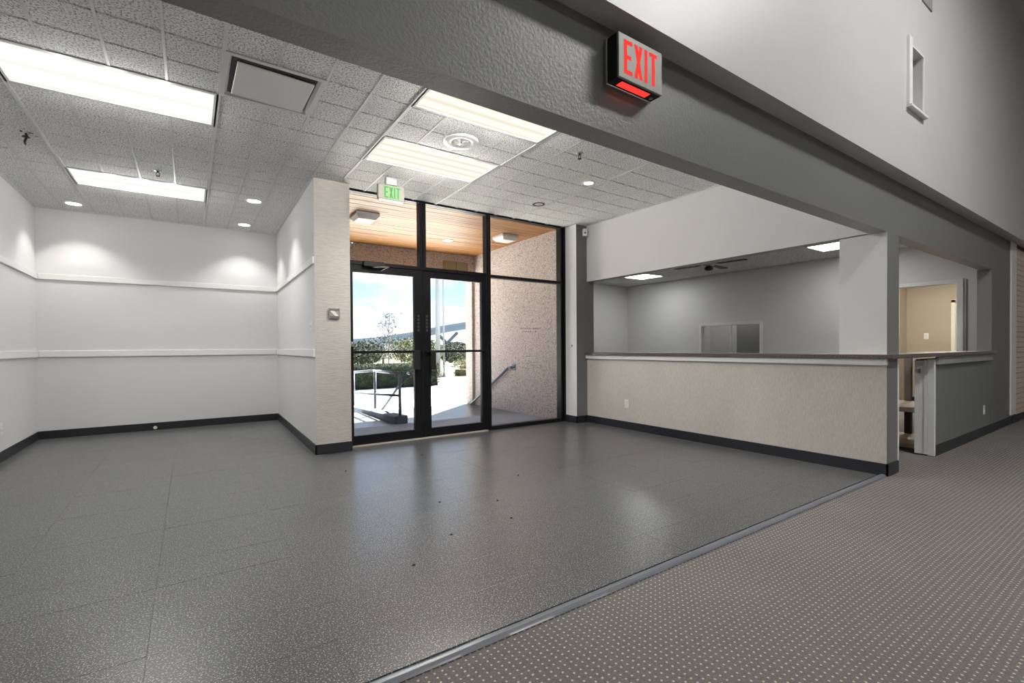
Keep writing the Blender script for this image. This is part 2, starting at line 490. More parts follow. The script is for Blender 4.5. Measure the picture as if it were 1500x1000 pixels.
for i in range(-8, 18):
    for j in range(-8, 17):
        x0, x1 = max(GX + i * G, XL), min(GX + (i + 1) * G, XC); y0, y1 = max(GY + j * G, YH1), min(GY + (j + 1) * G, YA)
        if x1 - x0 < .03 or y1 - y0 < .03: continue
        cx, cy = (x0 + x1) / 2, (y0 + y1) / 2
        if in_hole(cx, cy): continue
        if y0 > 5.5 and x0 > 1.18: continue
        if x0 > 1.2: y1 = min(y1, YS + .1)
        if y0 > 5.4 and x1 > 1.2: x1 = 1.2
        if x1 - x0 < .03 or y1 - y0 < .03: continue
        cx, cy = (x0 + x1) / 2, (y0 + y1) / 2
        if y1 < 2.95:
            t = ctile_mesh(x1 - x0, y1 - y0); kk = len(rest.v)
            rest.v += [(a + cx, b_ + cy, c + ZC) for a, b_, c in t.v]; rest.f += [tuple(q + kk for q in f) for f in t.f]; rest.mi += t.mi; rest.sm += t.sm
            continue
        key = (round(x1 - x0, 3), round(y1 - y0, 3))
        if key not in ccache: ccache[key] = ctile_mesh(x1 - x0, y1 - y0).mesh('ceiling_tile', 'acoustic')
        link('ceiling_tile', ccache[key], ce, (cx, cy, ZC))
ro = rest.build('tile_field', 'acoustic', ce); ro['kind'] = 'stuff'
for i in range(-5, 17):
    x = GX + i * G
    main = (i % 4 == 0)
    wd = .0125 if main else .008
    y1 = YS + .1 if x > 1.2 else YA
    spans = [(YH1, y1)]
    for hx0, hx1, hy0, hy1 in [(a, a + 4 * G, b_, b_ + 2 * G) for _, a, b_ in troffers] + [VENT]:
        if hx0 + .01 < x < hx1 - .01:
            ns = []
            for s0, s1 in spans:
                if hy0 > s0 and hy1 < s1: ns += [(s0, hy0), (hy1, s1)]
                elif hy0 <= s0 < hy1: ns.append((hy1, s1))
                else: ns.append((s0, s1))
            spans = ns
    for s0, s1 in spans:
        MB().box((x - wd, s0, ZC - (.004 if main else .0015)), (x + wd, s1, ZC + .014)).build('ceiling_tee', 'tee_white', ce)
# white wall angle round the alcove and the counter soffit
MB().box((XL, YH1, ZC - .006), (XL + .022, YA, ZC + .004)).build('wall_angle', 'tee_white', ce)
MB().prism([(1.106, 5.42), (1.14, 5.42), (1.20, YA), (1.168, YA)], ZC - .006, ZC + .004).build('wall_angle', 'tee_white', ce)
MB().box((XL + .022, YA - .02, ZC - .006), (1.168, YA, ZC + .004)).build('wall_angle', 'tee_white', ce)
MB().box((XC - .02, YH1, ZC - .006), (XC, 5.32, ZC + .004)).build('wall_angle', 'tee_white', ce)

# ------------------------------------------------------------------ walls of the entrance room
struct(MB().box((XL - .12, YH0, 0), (XL, YA, ZC + .1)).build('wall_left', 'wall_paint'), 'light grey left wall of the alcove', 'wall')
struct(MB().box((XL - .12, YA, 0), (1.6, YA + .12, ZC + .1)).build('wall_back', 'wall_paint'), 'light grey back wall of the alcove', 'wall')
mb = MB().prism([(1.129, 5.42), (1.508, 5.42), (1.508, YS + .12), (1.40, YS + .12), (1.40, YA), (1.19, YA)], 0, ZC, 0, {0: 1, 1: 1, 2: 1, 3: 2, 5: 0})
struct(mb.build('wall_pillar', ['wall_paint', 'paper_horizontal', 'aggregate']), 'taupe papered pillar end of the alcove wall beside the doors', 'wall')
# header beam over the opening, hall wall above
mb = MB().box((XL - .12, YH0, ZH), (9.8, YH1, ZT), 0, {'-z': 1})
struct(mb.build('wall_header', ['header_paint', 'header_soffit']), 'dark grey textured header beam crossing the room', 'wall')
mb = slab(MB(), 'y', 1.435, YH1, HX0, HX1, ZT, HZ, [(5.165, 5.485, 3.235, 3.735)], 0, 0, 0)
wu = struct(mb.build('wall_upper', 'upper_paint'), 'tall light grey hall wall above the dark header', 'wall')
struct(MB().box((HX0, YH0, 0), (XL - .12, YH1, ZT)).build('wall_hall_left', 'upper_paint'))
# side window niche high in the upper wall
wn_ = struct(MB().box((5.165, 1.62, 3.235), (5.485, 1.66, 3.735)).build('window_3', 'tan_back'), 'small white framed recess high on the hall wall', 'window')
MB().box((5.09, 1.412, 3.20), (5.165, 1.437, 3.79)).build('frame_side', 'white_plain', wn_)
MB().box((5.485, 1.423, 3.20), (5.50, 1.437, 3.735)).build('frame_side', 'white_plain', wn_)
MB().box((5.165, 1.423, 3.735), (5.50, 1.437, 3.75)).build('frame_head', 'trim_white', wn_)
MB().box((5.09, 1.395, 3.185), (5.52, 1.437, 3.205)).build('frame_sill', 'trim_white', wn_)
MB().box((5.165, 1.50, 3.70), (5.485, 1.62, 3.735)).build('lintel', 'dark_wall', wn_)
struct(MB().box((5.47, 1.425, 4.245), (5.74, 1.437, 4.75)).build('trim_2', 'header_soffit'), 'plain painted cover plate high on the hall wall', 'trim')
# counter soffit, pillar, half walls
mb = MB().box((XC, 1.922, 2.15), (XC + .12, 5.34, ZC + .1), 0, {'-z': 1})
struct(mb.build('wall_soffit', ['wall_paint_bright', 'header_soffit']), 'pale soffit above the reception counter', 'wall')
mb = MB().box((XC, YH0, 1.067), (5.334, 1.922, ZH), 0, {'-x': 1, '+x': 1, '+y': 1})
mb.box((XC, YH0, 0), (5.30, 1.75, 1.03), 0, {'-x': 2, '+y': 1})
struct(mb.build('wall_counter_pillar', ['header_paint', 'wall_paint_bright', 'paper_vertical']), 'square pillar at the counter corner, dark front and pale side', 'wall')
struct(MB().box((XC, YH1, ZH + .01), (5.334, 1.922, ZC)).build('wall_pillar_head', 'wall_paint_bright'))
mb = MB().box((XC, 1.75, 0), (XC + .12, 5.34, 1.03), 0, {'+x': 1})
struct(mb.build('wall_counter', ['paper_vertical', 'wall_paint']), 'taupe papered half wall carrying the reception counter', 'wall')
struct(MB().box((5.30, YH0 - .004, .0), (5.326, YH0 + .02, .968)).build('trim_3', 'trim_white'), 'thin white corner strip on the counter pillar', 'trim')
mb = MB().box((6.345, YH0, 0), (8.71, 1.705, 1.0))
hw = struct(mb.build('wall_gate', 'dark_wall'), 'dark grey half wall beyond the counter gateway', 'wall')
MB().box((6.318, 1.63, 0.012), (6.345, 1.707, .985)).build('end_board', 'trim_white', hw)
MB().box((6.312, 1.60, 0.012), (6.345, 1.6285, .99)).build('end_board', 'trim_white', hw)
MB().box((6.316, YH0 - .008, 0.004), (6.362, 1.598, 1.0)).build('corner_board', 'trim_white', hw)
MB().box((6.303, 1.655, .86), (6.318, 1.675, .89)).box((6.311, 1.65, .85), (6.3185, 1.68, .90)).build('latch_keeper', 'steel', hw)
mb = MB().box((8.70, YH0, 0), (9.8, 1.695, ZH), 0)
struct(mb.build('wall_pier', 'header_paint'), 'dark grey wall pier beyond the half wall', 'wall')
struct(MB().box((9.8, YH0, 0), (HX1, YH1, ZT)).build('wall_hall_right', 'dark_wall'))
# pier between the storefront and the counter
mb = MB().box((4.83, 5.325, 0), (XC + .14, YS + .14, ZC), 0, {'-x': 1})
struct(mb.build('wall_storefront_pier', ['header_paint', 'wall_paint_bright']), 'narrow pier between the shop window and the counter', 'wall')
MAT['pier_dummy'] = MAT['header_paint']

# chair rails
def rail(name, pts_lo, pts_hi, label):
    return struct(MB().box(pts_lo, pts_hi).build(name, 'trim_white', bevel=.004), label, 'trim')
for i, (z0, z1) in enumerate(((2.072, 2.148), (1.062, 1.146))):
    nm = ('upper', 'lower')[i]
    rail('trim_%d' % (4 + 3 * i), (XL, 2.0, z0), (XL + .022, YA, z1), nm + ' white rail along the left alcove wall')
    rail('trim_%d' % (5 + 3 * i), (XL + .022, YA - .022, z0), (1.165, YA, z1), nm + ' white rail along the alcove back wall')
    mb = MB().prism([(1.109, 5.425), (1.131, 5.425), (1.191, YA - .022), (1.168, YA - .022)], z0, z1)
    struct(mb.build('trim_%d' % (6 + 3 * i), 'trim_white', bevel=.003), nm + ' white rail along the right alcove wall', 'trim')

# baseboards
bz = .105
def base(name, mb, label): return struct(mb.build(name, 'base_black'), label, 'baseboard')
base('baseboard_left', MB().box((XL, YH0, 0), (XL + .012, YA, bz)), 'black rubber base along the left alcove wall')
base('baseboard_back', MB().box((XL, YA - .012, 0), (1.18, YA, bz)), 'black rubber base along the alcove back wall')
base('baseboard_alcove_right', MB().prism([(1.117, 5.408), (1.131, 5.408), (1.19, YA), (1.178, YA)], 0, bz), 'black rubber base along the right alcove wall')
base('baseboard_pillar', MB().box((1.117, 5.408, 0), (1.514, 5.42, bz)), 'black rubber base round the taupe pillar')
base('baseboard_counter', MB().box((XC - .012, YH0 - .012, 0), (XC, 5.325, bz)).box((XC - .012, YH0 - .012, 0), (5.30, YH0, bz)), 'black rubber base along the reception counter')
base('baseboard_pier', MB().box((4.818, 5.313, 0), (4.83, YS, bz)).box((4.818, 5.313, 0), (XC, 5.325, bz)), 'black rubber base round the narrow pier')
base('baseboard_gate', MB().box((6.362, YH0 - .012, 0), (9.82, YH0, bz)).box((9.82, 1.538, 0), (HX1, YH0, bz)), 'black rubber base along the dark half wall')

# ------------------------------------------------------------------ storefront
st = struct(MB().box((1.44, YS, 0), (1.4995, YS + .1, ZC)).box((4.735, YS, 0), (4.765, YS + .1, ZC)).box((4.795, YS - .008, 0), (4.84, YS + .1, ZC)).box((4.765, YS + .03, 0), (4.795, YS + .1, ZC)).build('window_1', 'alu_black'), 'black framed shop front with tall glass panes', 'window')
def sf(name, lo, hi, b_=.003): return MB().box(lo, hi).build(name, 'alu_black', st, bevel=b_)
sf('mullion', (2.421, YS, 2.178), (2.460, YS + .1, 2.985)); sf('mullion', (2.468, YS + .004, 2.178), (2.508, YS + .1, 2.985))
sf('mullion', (3.403, YS, 0), (3.438, YS + .1, 2.985)); sf('mullion', (3.442, YS + .004, 0), (3.476, YS + .1, 2.985))
sf('head_rail', (1.50, YS, 2.985), (4.735, YS + .1, 3.0))
sf('transom_bar', (1.50, YS, 2.134), (3.403, YS + .1, 2.178))
sf('transom_bar', (3.476, YS, 2.124), (4.735, YS + .1, 2.165))
sf('sill_rail', (3.476, YS, 0), (4.735, YS + .1, .052))
MB().box((1.50, YS - .03, -.002), (3.403, YS + .13, .012)).build('threshold_plate', 'threshold', st)
def pane(x0, x1, z0, z1, par): return MB().box((x0, YS + .048, z0), (x1, YS + .054, z1)).build('pane', 'glass', par)
pane(1.50, 2.421, 2.178, 2.985, st); pane(2.508, 3.403, 2.178, 2.985, st); pane(3.476, 4.735, 2.165, 2.985, st); sl = pane(3.476, 4.735, .052, 2.124, st)
# glazed door leaves
def door(name, x0, x1, g0, g1, hx0, hx1, label):
    y0, y1 = YS + .012, YS + .062
    mb = MB().box((x0, y0, .014), (g0, y1, 2.132)).box((g1, y0, .014), (x1, y1, 2.132)).box((g0, y0, 2.045), (g1, y1, 2.132)).box((g0, y0, .014), (g1, y1, .122))
    d_ = struct(mb.build(name, 'alu_black'), label, 'door')
    MB().box((g0, YS + .034, .122), (g1, YS + .040, 2.045)).build('pane', 'glass', d_)
    MB().box((x0 + .02, YS - .028, 1.092), (x1 - .02, YS - .004, 1.121)).build('push_bar', 'alu_black', d_, bevel=.005)
    MB().box((hx0, YS - .05, .876), (hx1, y0, 1.122)).build('pull_handle', 'bar_black', d_, bevel=.008)
    return d_
d1 = door('door_1', 1.5005, 2.458, 1.585, 2.346, 2.312, 2.40, 'left black framed glass entrance door')
d2 = door('door_2', 2.463, 3.402, 2.569, 3.328, 2.545, 2.612, 'right black framed glass entrance door')
for par, x in ((d1, 2.40), (d2, 2.515)):
    mb = MB()
    for kx in range(5): mb.box((x - .014, YS + .010, 1.36 + kx * .045), (x + .014, YS + .012, 1.36 + kx * .045 + .03))
    paint('smudge', (.05, .05, .055), .5, 20, 0)
    mb.build('worn_sticker', 'smudge', par)
cl_ = MB().box((1.70, YS - .045, 2.115), (1.95, YS + .012, 2.178)).build('door_closer', 'bar_black', d1, bevel=.006)
MB().tube((1.80, YS - .05, 2.105), (1.98, YS - .11, 2.118), .007).tube((1.98, YS - .11, 2.118), (1.90, YS - .05, 2.075), .006).build('closer_arm', 'chrome', cl_)
# hinge pin on the outer stile
MB().tube((1.56, YS - .012, 1.17), (1.56, YS - .012, 1.23), .011).build('pivot', 'steel', d1)
# ghost of old lettering on the side pane, too worn to read
paint('ghost', (.36, .33, .32), .7, 20, 0)
mb = MB()
yy = YS + .0475
random.seed(3)
for (xa, xb, z) in ((3.99, 4.38, 1.435), (4.05, 4.30, 1.385), (4.05, 4.33, 1.02), (4.12, 4.35, .925), (4.15, 4.33, .885), (4.08, 4.33, .845)):
    x = xa
    while x < xb:
        wd = random.uniform(.008, .03)
        mb.box((x, yy, z - .008), (min(x + wd, xb), yy + .0003, z + random.uniform(-.002, .006))); x += wd + random.uniform(.006, .02)
mb.build('worn_lettering', 'ghost', sl)

# ------------------------------------------------------------------ reception counter tops
ct = thing('reception_counter', 'long brown speckled reception counter top with white apron', 'counter', (XC, 3.5, 1.03))
pm = Matrix.Translation((-XC, -3.5, -1.03))
def under(o, par, mat=pm): o.parent = par; o.matrix_parent_inverse = mat; return o
paint('counter_top', (.52, .47, .42), .18, 60, 0, .05, .5)
under(MB().box((4.985, 1.50, 1.03), (5.56, 5.318, 1.067), 0, {'+z': 1}).build('top', ['laminate', 'counter_top'], bevel=.003), ct)
under(MB().box((5.012, 1.545, .972), (XC - .0005, 5.325, 1.03)).build('apron', 'trim_white', bevel=.003), ct)
c2 = thing('gate_counter', 'shorter brown counter slab bridging the gateway to the dark half wall', 'counter', (7.1, 1.6, 1.03))
pm2 = Matrix.Translation((-7.1, -1.6, -1.03))
under(MB().box((5.562, 1.50, 1.03), (8.70, 1.90, 1.067), 0, {'+z': 1}).build('top', ['laminate', 'counter_top'], bevel=.003), c2, pm2)
under(MB().box((6.37, 1.522, .945), (8.60, YH0 - .0005, 1.03)).build('apron', 'header_soffit', bevel=.003), c2, pm2)

# ------------------------------------------------------------------ room behind the counter
XB, YB, ZB = 9.1, 8.14, 2.65
cb2 = struct(MB().box((XC + .12, YH1, ZB + .01), (14.0, 8.3, ZB + .15)).build('ceiling_office', 'tee_white'), 'grey tiled ceiling of the room behind the counter', 'ceiling')
oc = {}
OX, OY = 7.78, 6.48
offp = [(7.78, 6.48), (7.78, 2.822)]
for i in range(-5, 3):
    for j in range(-8, 3):
        x0, x1 = max(OX + i * .6096, XC + .12), min(OX + (i + 1) * .6096, XB); y0, y1 = max(OY + j * .6096, YH1), min(OY + (j + 1) * .6096, YB)
        if x1 - x0 < .04 or y1 - y0 < .04: continue
        if any(abs((x0 + x1) / 2 - a - .3048) < .1 and abs((y0 + y1) / 2 - b_ - .3048) < .1 for a, b_ in offp): continue
        key = (round(x1 - x0, 3), round(y1 - y0, 3))
        if key not in oc: oc[key] = ctile_mesh(*key).mesh('ceiling_tile', 'acoustic')
        link('ceiling_tile', oc[key], cb2, ((x0 + x1) / 2, (y0 + y1) / 2, ZB))
struct(MB().box((XC, YB, 0), (XB + .1, YB + .12, ZB + .1)).build('wall_office_left', 'wall_paint'))
struct(MB().box((XC, 5.34 + .38, 0), (XC + .14, YB, ZB + .1)).build('wall_office_front', 'wall_paint'))
mb = slab(MB(), 'x', XB, XB + .12, YH1, YB, 0, ZB + .1, [(4.80, 6.075, .89, 1.587), (1.97, 3.21, -.001, 2.045)])
wb = struct(mb.build('wall_office_back', 'wall_paint'), 'light grey wall behind the reception counter', 'wall')
# pass-through window with sliding panes
w2 = struct(MB().box((XB - .02, 6.065, .86), (XB + .12, 6.12, 1.64)).box((XB - .02, 4.75, .86), (XB + .12, 4.81, 1.64)).box((XB - .02, 4.81, 1.577), (XB + .12, 6.065, 1.64)).box((XB - .03, 4.75, .84), (XB + .12, 6.12, .90)).build('window_2', 'trim_white'), 'white framed sliding pass-through window behind the counter', 'window')
MB().box((XB + .05, 5.44, .9), (XB + .056, 6.065, 1.577)).build('pane', 'glass', w2)
MB().box((XB + .08, 4.81, .9), (XB + .086, 5.44, 1.577)).build('pane', 'glass', w2)
MB().box((XB + .04, 5.42, .9), (XB + .07, 5.44, 1.577)).build('meeting_stile', 'white_plain', w2)
struct(MB().box((10.1, 4.4, 0), (10.2, 5.86, 2.6)).box((XB + .12, 4.3, 0), (10.2, 4.4, 2.6)).build('wall_store', 'door_grey'))
struct(MB().box((10.1, 5.86, 0), (10.2, 6.6, 2.6)).box((XB + .12, 6.5, 0), (10.1, 6.6, 2.6)).build('wall_store_left', 'wall_paint'))
# tan room beyond the office doorway
dj = struct(MB().box((XB - .018, 1.912, 0), (XB + .12, 1.98, 2.035)).box((XB - .018, 1.912, 2.035), (XB + .12, 3.27, 2.09)).box((XB - .018, 3.2, 0), (XB + .12, 3.27, 2.035)).build('trim_10', 'trim_white'), 'white casing of the office doorway', 'trim')
struct(slab(MB(), 'x', 12.0, 12.1, 1.68, 3.37, 0, 2.6, [(1.8, 2.63, -.001, 1.95)]).build('wall_tan_back', 'tan_paint'), 'tan wall of the far room', 'wall')
struct(MB().box((XB + .12, 3.62, 0), (12.1, 3.7, 2.6)).box((11.6, 3.37, 0), (12.1, 3.62, 2.6)).build('wall_tan_left', 'tan_paint'))
d3 = struct(MB().box((11.98, 2.63, 0), (12.1, 2.69, 2.0)).box((11.98, 1.74, 0), (12.1, 1.8, 2.0)).box((11.98, 1.74, 1.95), (12.1, 2.69, 2.01)).build('door_3', 'cream'), 'cream framed doorway in the tan wall', 'door')
MB().box((12.0, 2.60, .0), (12.75, 2.628, 1.94)).build('leaf', 'cream', d3)
MB().lathe([(0.001, -.03), (.02, -.028), (.026, -.01), (.012, 0)], 12, 0, (12.68, 2.598, 1.02), 'y').build('door_knob', 'steel', d3)
struct(MB().box((13.2, 1.7, 0), (13.3, 4.0, 2.6)).box((12.1, 2.75, 0), (13.2, 2.85, 2.6)).build('wall_far', 'cream'))
base('baseboard_tan', MB().box((11.988, 2.69, 0), (12.0, 3.37, .11)).box((11.588, 3.37, 0), (11.6, 3.62, .11)).box((XB + .12, 3.608, 0), (11.6, 3.62, .11)), 'black rubber base in the tan room')
MB().build
co_ = tag(MB().box((XB - .010, 1.873, .9), (XB, 1.883, 2.08)).build('conduit', 'dark_wall'), 'thin dark vertical conduit beside the office doorway', 'conduit')

# ------------------------------------------------------------------ slatted wall panel at the right edge
sw = struct(MB().box((10.05, 1.546, .11), (HX1, YH0, ZT)).build('wall_slat', 'brown_dark'), 'tan slatted panel wall', 'wall')
pz = .0765
sme = MB().box((0, -.010, 0), (HX1 - 10.05, 0, pz - .007)).mesh('slat', 'slat_tan')
for i in range(int((ZT - .115) / pz)):
    link('slat', sme, sw, (10.05, 1.546, .115 + i * pz))
struct(MB().box((9.74, 1.535, .125), (10.05, YH0, ZT)).build('trim_11', 'trim_white', bevel=.004), 'white edge trim of the slatted panel', 'trim')

# ------------------------------------------------------------------ hall shell; front lamp set from the wall highlight, unseen rear lamp added
struct(MB().box((HX0, HY0, HZ), (HX1, 1.435, HZ + .15)).build('ceiling_hall', 'hall_ceiling'))
struct(MB().box((HX0 - .12, HY0, 0), (HX0, YH1, HZ)).build('wall_hall_end', 'upper_paint'))
struct(MB().box((HX1, HY0, 0), (HX1 + .12, YH1, HZ)).build('wall_hall_far', 'upper_paint'))
struct(MB().box((HX0, HY0 - .12, 0), (HX1, HY0, HZ)).build('wall_hall_back', 'upper_paint'))
for x, y, lb in ((4.6, -1.0, 'long white hall ceiling light nearest the upper wall'), (3.0, -6.0, 'unseen long white ceiling light added at the rear of the hall')):
    t = thing('hall_light', lb, 'light', (x, y, HZ - .11), group='hall ceiling lights')
    MB().box((-1.25, -.33, 0), (1.25, .33, .08)).build('housing', 'white_plain', t)
    MB().box((-1.22, -.30, -.012), (1.22, .30, -.001)).build('diffuser', 'hall_lamp', t)

# ------------------------------------------------------------------ ceiling fixtures
tl = ['yellowish ceiling light panel nearest the glass doors', 'yellowish ceiling light panel partly hidden by the dark header',
      'large white ceiling light panel at the upper left edge', 'white ceiling light panel deep in the alcove']
for (mt, x, y), lb in zip(troffers, tl):
    lx, ly = 4 * G, 2 * G
    t = thing('ceiling_light', lb, 'light', (x + lx / 2, y + ly / 2, ZC), group='long recessed ceiling light panels')
    f_ = .028
    mb = MB()
    mb.box((-lx / 2, -ly / 2, -.004), (-lx / 2 + f_, ly / 2, .02)); mb.box((lx / 2 - f_, -ly / 2, -.004), (lx / 2, ly / 2, .02))
    mb.box((-lx / 2 + f_, -ly / 2, -.004), (lx / 2 - f_, -ly / 2 + f_, .02)); mb.box((-lx / 2 + f_, ly / 2 - f_, -.004), (lx / 2 - f_, ly / 2, .02))
    mb.build('frame', 'tee_white', t)
    MB().box((-lx / 2 + f_, -ly / 2 + f_, .004), (lx / 2 - f_, ly / 2 - f_, .010)).build('diffuser', mt, t)
    for q in range(6):
        ld = bpy.data.lights.new('tube_light', 'SPOT' if q % 2 else 'POINT')
        ld.energy = (6.7 if mt == 'lens_warm' else 3.5) * (2.9 if q % 2 else 1.05); ld.shadow_soft_size = 0.0
        if q % 2: ld.spot_size = math.radians(150); ld.spot_blend = .8
        ld.color = (1, .97, .92) if mt == 'lens_warm' else (1, .985, .965)
        lo = bpy.data.objects.new('tube_light', ld); COL.objects.link(lo); lo.parent = t; lo.location = ((q - 2.5) * .19, (-.10, .10)[(q // 2) % 2], -.03) if q % 2 else ((q - 2) * .14, 0, -.055)
# office panels
for (x, y), lb in zip(offp, ('square light panel at the left of the office ceiling', 'square light panel beside the counter pillar')):
    t = thing('office_light', lb, 'light', (x + .3048, y + .3048, ZB), group='square office ceiling lights')
    MB().box((-.305, -.305, -.003), (.305, -.28, .02)).box((-.305, .28, -.003), (.305, .305, .02)).box((-.305, -.28, -.003), (-.28, .28, .02)).box((.28, -.28, -.003), (.305, .28, .02)).build('frame', 'tee_white', t)
    MB().box((-.28, -.28, .002), (.28, .28, .008)).build('diffuser', 'panel_white', t)
t = thing('tan_room_fill', 'unseen ceiling light added to brighten the tan room', 'light', (10.6, 2.6, 2.55))  # added out of view to light the tan walls
MB().box((-.3, -.3, 0), (.3, .3, .1)).build('housing', 'white_plain', t); MB().box((-.28, -.28, -.01), (.28, .28, -.001)).build('diffuser', 'tan_fill', t)
t = thing('store_fill', 'unseen ceiling light added to brighten the store behind the pass-through window', 'light', (9.65, 5.5, 2.45))  # added out of view so the pass-through does not go black
MB().box((-.2, -.2, 0), (.2, .2, .1)).build('housing', 'white_plain', t); MB().box((-.18, -.18, -.01), (.18, .18, -.001)).build('diffuser', 'bulb_soft', t)
t = thing('back_room_light', 'small ceiling light behind the cream doorway', 'light', (12.7, 2.1, 2.5))
MB().box((-.2, -.2, 0), (.2, .2, .1)).build('housing', 'white_plain', t); MB().box((-.18, -.18, -.01), (.18, .18, -.001)).build('diffuser', 'bulb_soft', t)

# supply air diffuser with hanging plaque
t = thing('air_diffuser', 'white square plaque air diffuser in the ceiling', 'vent', ((VENT[0] + VENT[1]) / 2, (VENT[2] + VENT[3]) / 2, ZC))
h = .3048
mb = MB()
for a0, a1, b0, b1 in ((-h, h, -h, -h + .03), (-h, h, h - .03, h), (-h, -h + .03, -h + .03, h - .03), (h - .03, h, -h + .03, h - .03)): mb.box((a0, b0, -.006), (a1, b1, .004))
mb.build('frame', 'tee_white', t)
i0, o0 = .15, .275
mb = MB()
cr = [(-o0, -o0), (o0, -o0), (o0, o0), (-o0, o0)]; cn = [(-i0, -i0), (i0, -i0), (i0, i0), (-i0, i0)]
for i in range(4):
    j = (i + 1) % 4
    mb.quad([(*cr[j], .0), (*cr[i], .0), (*cn[i], .11), (*cn[j], .11)])
mb.build('cone', 'tee_white', t)
MB().box((-i0, -i0, .11), (i0, i0, .115)).build('throat', 'black_hole', t)
pl_ = MB().box((-.235, -.215, -.012), (.235, .215, .0)).build('plaque', 'white_plain', t, bevel=.003, loc=(.005, .01, 0), rot=(-.03, .01, .02))
for a, b_ in ((-.15, -.15), (.15, -.15), (.15, .15)): MB().tube((a, b_, 0), (a, b_, .11), .004).build('hanger', 'steel', t)

# round ceiling speaker
t = thing('ceiling_speaker', 'round white ceiling speaker grille', 'speaker', (2.035, 3.757, ZC))
MB().lathe([(.085, -.010), (.095, -.016), (.15, -.013), (.158, -.004), (.158, 0)], 40).build('rim', 'white_plain', t)
mb = MB()
for q in range(7):
    r = .012 + q * .0118
    mb.lathe([(r, -.008), (r + .003, -.013), (r + .0075, -.013), (r + .0085, -.008)], 32)
mb.build('grille', 'white_plain', t)
MB().lathe([(.0, -.006), (.09, -.006)], 32).build('backing', 'door_grey', t)
MB().lathe([(.0005, -.018), (.008, -.016), (.01, -.008)], 12).build('screw', 'dark_wall', t)

# sprinkler heads
def sprinkler(x, y, lb, s=1.0):
    t = thing('sprinkler', lb, 'sprinkler', (x, y, ZC), group='ceiling sprinkler heads')
    MB().lathe([(.0, -.004), (.03, -.006), (.034, 0)], 20).build('escutcheon', 'steel', t)
    MB().tube((0, 0, 0), (0, 0, -.02), .009).tube((-.012, 0, -.02), (-.016, 0, -.045), .003).tube((.012, 0, -.02), (.016, 0, -.045), .003).tube((-.016, 0, -.045), (0, 0, -.055), .003).tube((.016, 0, -.045), (0, 0, -.055), .003).build('body', 'fan_black', t)
    MB().lathe([(.0, -.058), (.018, -.058), (.019, -.055), (.0, -.054)], 14).build('deflector', 'fan_black', t)
sprinkler(3.095, 3.358, 'sprinkler head in the ceiling right of the round speaker')
sprinkler(-.245, 6.104, 'sprinkler head between the alcove light panels')
t = thing('sprinkler', 'dark sprinkler head with torn ceiling tile at the far left', 'sprinkler', (-1.124, 5.661, ZC), group='ceiling sprinkler heads')
MB().tube((0, 0, 0), (.005, 0, -.03), .008).tube((.005, 0, -.03), (-.012, .01, -.075), .008).tube((-.012, .01, -.075), (-.006, .02, -.095), .005).build('body', 'fan_black', t)
MB().lathe([(.0, -.03), (.028, -.034), (.022, -.026)], 9).build('deflector', 'fan_black', t)
for a, b_, c_, d_ in ((.02, -.035, .05, -.02), (-.03, -.05, -.015, -.02), (.05, .03, .07, .04)): MB().box((a, b_, -.002), (c_, d_, 0)).build('torn_patch', 'black_hole', t)

# recessed downlights
def downlight(x, y, lb, lit=True, r=.075):
    t = thing('downlight', lb, 'light', (x, y, ZC), group='recessed round ceiling downlights')
    MB().lathe([(r, .0), (r + .006, -.006), (r + .024, -.005), (r + .028, 0)], 32).build('trim_ring', 'white_plain' if lit else 'brown_dark', t)
    if lit:
        MB().lathe([(.0, -.003), (r, -.003)], 28).build('lamp', 'bulb', t)
        ld = bpy.data.lights.new('downlight_beam', 'SPOT'); ld.energy = 33; ld.spot_size = math.radians(105); ld.spot_blend = .55; ld.shadow_soft_size = .05; ld.color = (1, .97, .92)
        lo = bpy.data.objects.new('downlight_beam', ld); COL.objects.link(lo); lo.parent = t; lo.location = (0, 0, -.012)
    else:
        MB().lathe([(r, 0), (r * .8, .05), (r * .5, .08), (0, .085)], 28).build('reflector', 'grey_post', t)
        MB().lathe([(r * .2, -.01), (r * .55, -.004), (r * .6, .03), (r * .2, .06)], 20).build('eyeball', 'white_plain', t)
downlight(-1.18, 8.05, 'lit downlight in the left back corner of the alcove')
downlight(.693, 6.70, 'lit alcove downlight nearer the camera')
downlight(.70, 8.05, 'lit downlight at the right back corner of the alcove')
downlight(3.743, 3.916, 'small bright downlight in the ceiling near the counter', r=.05)
downlight(3.753, 4.85, 'unlit eyeball downlight above the shop window', lit=False, r=.055)

